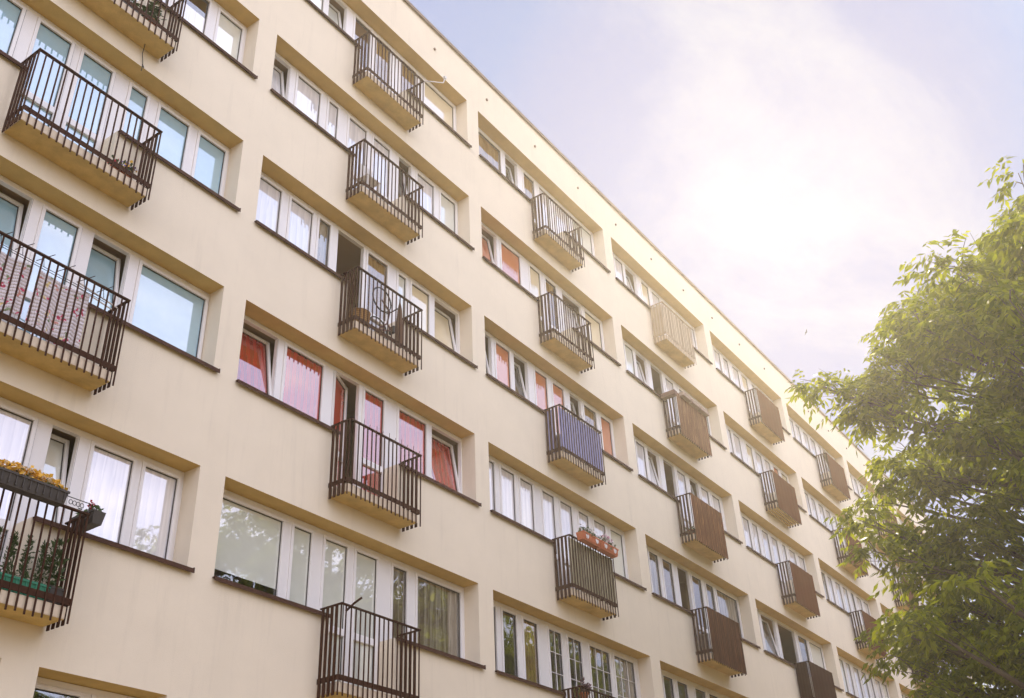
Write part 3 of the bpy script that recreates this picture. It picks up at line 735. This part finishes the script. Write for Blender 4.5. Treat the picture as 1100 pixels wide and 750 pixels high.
b = MB(); b.leaves((x1-.12, -.2, zf+.45), .08, .08, .28, 220, .08, droop=-.8, aspect=.35); b.build('foliage', M_LEAF, e)
b = MB(); z = t+ZRT+.02
b.tube([(x1-.28, YO, z+.11), (x1+.02, YO, z+.11)], .005, 5); b.tube([(x1+.02, YO, z+.11), (x1+.02, YO, z-.03)], .005, 5); b.tube([(x1-.28, YO, z+.11), (x1-.28, YO, z)], .005, 5)
for k in range(4):
    cx = x1-.20+k*.045
    b.tube([(cx+.022*math.cos(a*math.pi/4), YO, z+.06+.025*math.sin(a*math.pi/4)) for a in range(9)], .004, 4)
tag(b.build('rail_bracket', M_BLK), 'curled black wire bracket standing on the balcony rail between two flower boxes', 'bracket')
# B0 antenna arm
x0, x1, t = bal(0, 0)
b = MB(); b.tube([(x1-.02, -.34, t+ZRT+.02), (x1+.10, -.46, t+ZRT+.03), (x1+.36, -.62, t+ZRT+.10), (x1+.40, -.63, t+ZRT+.24)], .011, 6)
b.box(x1+.375, x1+.425, -.655, -.605, t+ZRT+.24, t+ZRT+.30)
tag(b.build('antenna', mat('pale_metal', (.62, .60, .56), .4, metal=.4)), 'pale thin antenna arm sticking out from the top floor balcony rail', 'antenna')
# B1 chair
def chair(c, label):
    e = tag(empty('chair', c), label, 'chair'); x, y, z = c
    m = mat('white_garden_plastic', (.70, .66, .60), .5)
    b = MB(); b.box(x-.17, x+.17, y-.11, y+.11, z+.40, z+.43); bevel(b.build('seat', m, e), .01)
    b = MB(); b.box(x-.17, x+.17, y+.095, y+.12, z+.44, z+.80); bevel(b.build('backrest', m, e), .01)
    for sx in (-1, 1):
        for sy in (-1, 1):
            b = MB(); b.box(x+sx*.145-.015, x+sx*.145+.015, y+sy*.09-.012, y+sy*.09+.012, z+.001, z+.40); b.build('leg', m, e)
x0, x1, t = bal(0, 1); chair((x0+.36, -.19, t+ZST), 'pale small chair behind the bars of a second floor from top balcony')
# B2: bicycle stood upright, crate, folded parasol
x0, x1, t = bal(0, 2); zf = t+ZST
e = tag(empty('bicycle', (x0+.72, -.2, zf)), 'small dark bicycle stood upright on its rear wheel behind balcony bars', 'bicycle')
def wheel(cx, cz, rad):
    b = MB(); b.tube([(cx+rad*math.cos(a*math.pi/12), -.2, cz+rad*math.sin(a*math.pi/12)) for a in range(25)], .013, 6, False)
    o = b.build('wheel', M_BLK, e, True)
    b = MB()
    for a in range(8): b.tube([(cx, -.2, cz), (cx+rad*math.cos(a*math.pi/4), -.2, cz+rad*math.sin(a*math.pi/4))], .002, 4)
    b.build('spokes', M_CAP, o)
wheel(x0+.68, zf+.235, .22); wheel(x0+.76, zf+.86, .22)
b = MB()
A, Bq, Cc, Dq = (x0+.68, -.2, zf+.235), (x0+.90, -.2, zf+.46), (x0+.96, -.2, zf+.72), (x0+.76, -.2, zf+.86)
for p, q in ((A, Bq), (Bq, Cc), (Cc, Dq), (A, (x0+.98, -.2, zf+.36)), (Bq, (x0+1.02, -.2, zf+.38)), (Bq, Cc)): b.tube([p, q], .014, 6)
b.build('frame', mat('dark_red_paint', (.12, .04, .03), .4), e)
b = MB(); b.box(x0+1.0, x0+1.05, -.26, -.14, zf+.32, zf+.46); bevel(b.build('saddle', M_BLK, e), .01)
b = MB(); b.tube([(x0+1.03, -.33, zf+.78), (x0+1.0, -.2, zf+.74), (x0+1.03, -.07, zf+.78)], .011, 6); b.build('handlebar', M_BLK, e)
e = tag(empty('folded_parasol', (x0+1.16, -.24, zf)), 'folded dark brown parasol leaning in the balcony beside the bicycle', 'parasol')
b = MB(); b.lathe((x0+1.16, -.24, zf+.05), [(0, 0), (.03, .02), (.055, .12), (.06, .4), (.04, .8), (.015, .95), (0, .96)], 9); b.build('canopy', mat('brown_canvas', (.14, .07, .04), .9, var=.2, vscale=14, stretch=(4, 4, .4)), e, True)
b = MB(); b.tube([(x0+1.16, -.24, zf+.002), (x0+1.16, -.24, zf+1.06)], .012, 6); b.build('pole', M_CAP, e)
e = tag(empty('wicker_basket', (x0+.26, -.2, zf)), 'tan wicker basket on the balcony floor left of the bicycle', 'basket')
b = MB(); b.lathe((x0+.26, -.2, zf+.002), [(0, 0), (.13, 0), (.155, .15), (.165, .30), (.175, .31), (.165, .32), (.15, .30), (.12, .05), (0, .05)], 18)
b.build('basket_body', striped('wicker', (.42, .24, .09), (.22, .11, .04), .035, .5, .9, .2, axis='Z'), e, True)
# B4 stick on the rail
x0, x1, t = bal(0, 4)
b = MB(); b.tube([(x0+.12, YO+.06, t+ZRT-.05), (x0+.19, YO-.03, t+ZRT+.06), (x0+.25, YO-.10, t+ZRT+.13)], .016, 7)
tag(b.build('rail_rod', M_RAIL), 'short dark rod sticking up from the left corner of the lowest railing', 'rod')
# C2 barrel
x0, x1, t = bal(1, 2)
b = MB(); b.lathe((x0+.24, -.2, t+ZST+.002), [(0, 0), (.13, 0), (.15, .1), (.15, .34), (.14, .42), (.12, .44), (0, .44)], 16)
tag(b.build('water_barrel', mat('grey_blue_plastic', (.28, .26, .36), .5), smooth=True), 'grey blue plastic barrel at the left end of the blue screened balcony', 'barrel')
# C3 orange troughs with white ornaments
x0, x1, t = bal(1, 3)
for k, (cx, lab) in enumerate(((x0+.52, 'orange flower box with white flowers, left one on the green matted balcony rail'), (x0+1.18, 'orange flower box with pink flowers, right one on the green matted balcony rail'))):
    e = trough('orange_flower_box', (cx, YO-.085, t+ZRT-.03), .62, lab, M_TERRA, (M_WHT,) if not k else (mat('pink_petal', (.62, .30, .42), .6, trans=.2), M_WHT), nl=300, n=60, fs=.055, d=.16, h=.15, fh=.15)
    e['group'] = 'orange flower boxes on the balcony rail'
    for dx in (-.16, .18):
        b = MB(); z = t+ZRT+.045; y = YO-.085-.078
        pts = [(0, -.05), (.05, .0), (.055, .03), (.03, .05), (0, .025), (-.03, .05), (-.055, .03), (-.05, 0)]
        F = [(cx+dx+p, y-.006, z+q) for p, q in pts]; Bk = [(cx+dx+p, y+.012, z+q) for p, q in pts]
        b.face(F); b.face(Bk[::-1])
        for q in range(8): b.face([F[q], Bk[q], Bk[(q+1) % 8], F[(q+1) % 8]])
        b.build('heart_ornament', M_PVC, e)
# C4 rail plant
x0, x1, t = bal(1, 4)
e = tag(empty('rail_plant', (x0+.3, -.3, t+ZRT)), 'small dark plant in a pot showing above the lowest railing', 'potted plant')
b = MB(); b.lathe((x0+.30, -.25, t+ZRT-.16), pot_prof(1.0)); b.build('pot', M_TERRA, e, True)
b = MB(); b.leaves((x0+.30, -.27, t+ZRT+.06), .16, .10, .10, 120, .08); b.build('foliage', mat('dark_red_leaf', (.09, .035, .03), .6, var=.3, vscale=30), e)
# D1 planter boxes
x0, x1, t = bal(2, 1)
M_WB = mat('weathered_brown_wood', (.16, .09, .06), .85, var=.3, vscale=10, stretch=(.5, 4, 4))
b = MB(); b.box(x0-.16, x0+.0, -.44, -.03, t+ZRT-.11, t+ZRT+.02)
tag(bevel(b.build('wooden_box', M_WB), .006), 'brown wooden box hung on the left side of a reed screened balcony', 'planter box')
for k in range(3):
    b = MB(); u = x0+.16+k*.50; b.box(u, u+.44, YO-.15, YO-.022, t+ZRT-.04, t+ZRT+.07)
    lab = ('nearest', 'middle', 'farthest')[k]
    tag(bevel(b.build('window_box', mat('grey_beige_box', (.30, .22, .17), .8, var=.2, vscale=9)), .006), f'grey beige window box on the reed screened rail, {lab} of three', 'planter box', 'grey boxes along the reed screened balcony rail')
x0, x1, t = bal(2, 2); potted('orange_pot', (x0+.22, -.2, t+ZST+.002), 'orange pot with little greenery on the red brown reed screened balcony', 1.2, (), 40, .06)
# C4 paper lanterns behind the glass
for k, (dx, dz, rr) in enumerate(((.86, -.66, .13), (.92, -.30, .09), (.90, -1.02, .10))):
    b = MB(); c = (1*P+dx, .62, ZT-4*H+dz)
    b.lathe(c, [(rr*math.sin(a*math.pi/10), -rr*math.cos(a*math.pi/10)) for a in range(11)], 16)
    b.tube([(c[0], c[1], c[2]+rr), (c[0], c[1], ZT-4*H-.02)], .003, 4)
    tag(b.build('paper_lantern', mat('white_paper', (.75, .70, .60), .9, trans=.3), smooth=True), ('large round white paper lantern in the bottom dark window', 'small upper white paper lantern in the bottom dark window', 'lowest white paper lantern in the bottom dark window')[k], 'lantern', 'paper lanterns behind a dark window')
# bird
b = MB()
b.lathe((0, 0, 0), [(0, -.09), (.022, -.06), (.034, 0), (.022, .06), (0, .10)], 8)
for s in (-1, 1):
    b.face([(0, 0, .03), (s*.14, .05, .05), (s*.30, .02, -.02), (s*.14, .03, -.03), (0, 0, -.03)])
    b.face([(0, .006, .03), (0, .006, -.03), (s*.14, .036, -.03), (s*.30, .026, -.02), (s*.14, .056, .05)])
o = b.build('bird', M_BLK); o.rotation_euler = (R(80), R(20), R(40))
def camray(px, py, d):
    m = S.camera.matrix_world; v = m.to_3x3() @ Vector(((px-550)/1117.245, -(py-375)/1117.245, -1)); return m.translation + v*d
o.location = camray(866, 357, 70); tag(o, 'tiny dark bird flying in the pale sky above the tree', 'bird')

# ------------------------------------------------------------------ trees
def leafmat():
    m = bpy.data.materials.new('tree_leaf'); m.use_nodes = True; nt = m.node_tree; N = nt.nodes; L = nt.links; N.clear()
    out = N.new('ShaderNodeOutputMaterial'); g = N.new('ShaderNodeNewGeometry')
    cr = N.new('ShaderNodeValToRGB'); e = cr.color_ramp
    e.elements[0].color = (.075, .105, .004, 1); e.elements[1].color = (.23, .27, .009, 1)
    x = e.elements.new(.5); x.color = (.135, .17, .006, 1)
    L.new(g.outputs['Random Per Island'], cr.inputs[0])
    d = N.new('ShaderNodeBsdfPrincipled'); d.inputs['Roughness'].default_value = .5; d.inputs['Specular IOR Level'].default_value = .15
    t = N.new('ShaderNodeBsdfTranslucent'); sc = N.new('ShaderNodeVectorMath'); sc.operation = 'MULTIPLY'; sc.inputs[1].default_value = (2.1, 1.9, .4)
    L.new(cr.outputs[0], d.inputs['Base Color']); L.new(cr.outputs[0], sc.inputs[0]); L.new(sc.outputs[0], t.inputs[0])
    mx = N.new('ShaderNodeMixShader'); mx.inputs[0].default_value = .55
    L.new(d.outputs[0], mx.inputs[1]); L.new(t.outputs[0], mx.inputs[2]); L.new(mx.outputs[0], out.inputs[0])
    return m
M_TLEAF = leafmat()

def tree(base, clumps, sprays_per=90, seed=3, label='', leaf=.15, name='leafy_tree'):
    rnd = np.random.default_rng(seed); rr = random.Random(seed)
    e = tag(empty(name, base), label, 'tree')
    B = Vector(base)
    top = max(c[2] for c, _ in clumps)
    cx = sum(c[0] for c, _ in clumps)/len(clumps); cy = sum(c[1] for c, _ in clumps)/len(clumps)
    tr = MB()
    nodes = []
    n = 10; path = []
    for k in range(n+1):
        f = k/n; z = base[2]-.1 + (top*.88-base[2])*f
        path.append(Vector((B.x+(cx-B.x)*f**1.5+.12*math.sin(k*1.3+seed), B.y+(cy-B.y)*f**1.5+.12*math.cos(k*1.7), z)))
    radii = [.24*(1-k/n)**.8+.03 for k in range(n+1)]; radii[0] = .30
    tr.tube(path, radii, 10)
    br = MB()
    for c, r in clumps:
        c = Vector(c); 
        best = None
        for k, p in enumerate(path):
            if p.z < 2.2: continue
            d = (c-p).length + max(0, p.z-c.z+.4*((c-p).xy.length))*1.2
            if best is None or d < best[0]: best = (d, p, radii[k])
        if best is None: continue
        p = best[1]; q = c-p; mid = p+q*.5+Vector((rr.uniform(-.25, .25), rr.uniform(-.25, .25), -.10*q.length+.15))
        r0 = min(best[2]*.55, .02+.018*q.length)
        br.tube([p, p+(mid-p)*.5+Vector((0, 0, .05)), mid, mid+(c-mid)*.6, c], [r0, r0*.8, r0*.6, r0*.35, .006], 6)
        for _ in range(5):
            d = Vector((rr.gauss(0, 1), rr.gauss(0, 1), rr.gauss(.2, .8))).normalized()*r*.9
            s0 = mid+(c-mid)*rr.uniform(.4, 1)
            br.tube([s0, s0+(c+d-s0)*.5+Vector((0, 0, .08)), c+d], [.012, .008, .003], 4)
    tr.build('trunk', M_BARK, e, True); br.build('branches', M_BARK, e, True)
    # compound drooping leaves
    V = []; F = []
    for c, r in clumps:
        ns = int(sprays_per*r**1.6*rr.uniform(.75, 1.2))
        d = rnd.normal(size=(ns, 3)); d /= np.linalg.norm(d, axis=1)[:, None]
        rad = rnd.random(ns)**.5
        P0 = np.array(c)+d*rad[:, None]*np.array([r, r, r*.72])
        az = np.arctan2(d[:, 1], d[:, 0])+rnd.normal(size=ns)*.7
        L = rnd.uniform(.26, .44, ns)
        out = np.stack([np.cos(az), np.sin(az), np.zeros(ns)], 1); side = np.stack([-np.sin(az), np.cos(az), np.zeros(ns)], 1)
        dro = rnd.uniform(.1, 1.0, ns)
        nl = 9
        for j in range(nl):
            pair = j//2; s = (1 if j % 2 else -1) if j < nl-1 else 0
            f = (pair+1)/(nl//2+1) if j < nl-1 else 1.0
            pos = P0 + out*(L*f)[:, None]; pos[:, 2] += L*(.15*f-dro*f*f*.8)
            ldir = out*(.55 if s else 1)+side*s*.8; ldir = ldir+rnd.normal(size=(ns, 3))*.28
            ldir[:, 2] -= .35+dro*.55
            ldir /= np.linalg.norm(ldir, axis=1)[:, None]
            wid = np.cross(ldir, np.array([0, 0, 1.])+rnd.normal(size=(ns, 3))*.5); wid /= np.linalg.norm(wid, axis=1)[:, None]
            ll = (leaf*rnd.uniform(.7, 1.2, ns))[:, None]; w = ll*.19
            b = len(V)*0
            quad = np.stack([pos, pos+ldir*ll*.45+wid*w, pos+ldir*ll+np.array([0, 0, -.015]), pos+ldir*ll*.45-wid*w], 1)
            V.append(quad.reshape(-1, 3))
    V = np.concatenate(V); nq = len(V)//4
    me = bpy.data.meshes.new('crown'); me.vertices.add(len(V)); me.vertices.foreach_set('co', V.astype(np.float32).ravel())
    me.loops.add(len(V)); me.loops.foreach_set('vertex_index', np.arange(len(V), dtype=np.int32))
    me.polygons.add(nq); me.polygons.foreach_set('loop_start', np.arange(0, len(V), 4, dtype=np.int32))
    me.update(calc_edges=True); me.validate()
    me.materials.append(M_TLEAF)
    o = bpy.data.objects.new('crown', me); C.objects.link(o); o.parent = e; o.matrix_parent_inverse = e.matrix_world.inverted()
    print('leaves', nq)
    return e

TC = Vector((11.9, -9.6, 0))      # trunk foot of the tree in view
cl = []
rr = random.Random(5)
def crown_radius(z):              # profile of the crown (radius by height)
    pts = [(3.0, 2.5), (4.5, 3.9), (6, 4.4), (8, 4.3), (10.5, 4.6), (12, 4.5), (13, 3.4), (13.6, 2.3), (14.1, 1.0), (14.9, .2)]
    for (a, ra), (b, rb) in zip(pts, pts[1:]):
        if a <= z <= b: return ra+(rb-ra)*(z-a)/(b-a)
    return 0
while len(cl) < 300:
    z = rr.uniform(3.0, 14.8); an = rr.uniform(0, 2*math.pi); rad = crown_radius(z)*(rr.random()**.42)*rr.uniform(.72, 1.1)
    c = (TC.x+rad*math.cos(an), TC.y+rad*math.sin(an), z); r = rr.uniform(.30, .75)
    cl.append((c, r))
for px, py, dep, r in ((940,325,21,.55),(966,316,21.3,.6),(955,345,20.6,.8),(918,355,20.8,.55),(900,395,20.6,.6),(897,440,20.2,.6),(893,425,20,.5),(1026,322,21,.6),(1000,345,20.6,.8),
        (975,365,20.5,.9),(935,390,20.2,.9),(960,690,17.6,.7),(978,725,17.4,.7),(958,650,17.9,.7),(948,605,18.3,.7),(995,745,17.2,.8),(1005,660,17.6,.9),(940,565,18.8,.7),(1000,600,17.9,.9),(985,560,18.3,.9),(1040,700,17,.9),(1075,735,17,.9),(1050,640,17.2,.9)):
    cl.append((tuple(camray(px+(38 if py < 500 else 48), py+8, dep)), r*.85))
for k in range(70):                # loose tufts that stand out of the crown
    z = rr.uniform(4, 12.8); an = rr.uniform(0, 2*math.pi); rad = crown_radius(z)*rr.uniform(1.0, 1.13)+.1
    cl.append(((TC.x+rad*math.cos(an), TC.y+rad*math.sin(an), z+rr.uniform(-.2, .4)), rr.uniform(.22, .36)))
main_tree = tree((TC.x, TC.y, 0), cl, 135, 3, 'tall leafy tree with drooping compound leaves in front of the building', .18)

def copy_tree(o, loc, rz, s, label):
    c = o.copy(); C.objects.link(c); c.location = loc; c.rotation_euler.z = rz; c.scale = (s, s, s); c['label'] = label
    for ch in list(o.children):
        d = ch.copy(); C.objects.link(d); d.parent = c; d.matrix_parent_inverse = ch.matrix_parent_inverse.copy()
    return c
for k, (x, y, rz, s, lab) in enumerate((
    (33, -21, 1.2, 1.3, 'leafy tree far along the lawn opposite the far bays'), (22, -26, 2.7, 1.1, 'leafy tree opposite the middle bays'),
    (42, -22, 4.1, 1.3, 'leafy tree opposite the far end of the building'), (10, -27, 5.2, .95, 'leafy tree opposite the near bays'),
    (48, -15, .6, 1.3, 'tall leafy tree nearest the far end of the building'), (62, -17, 2.0, 1.3, 'tall leafy tree beyond the far end of the building'), (-6, -21.5, 3.3, 1.0, 'unseen leafy tree added behind the viewer to shade the lower left wall'),
    (-17, -20, 5.0, 1.05, 'unseen leafy tree added at the left end of the lawn for shade'))):  # last two trees are added out of view to darken the facade's lower left
    copy_tree(main_tree, (x, y, 0), rz, s, lab)
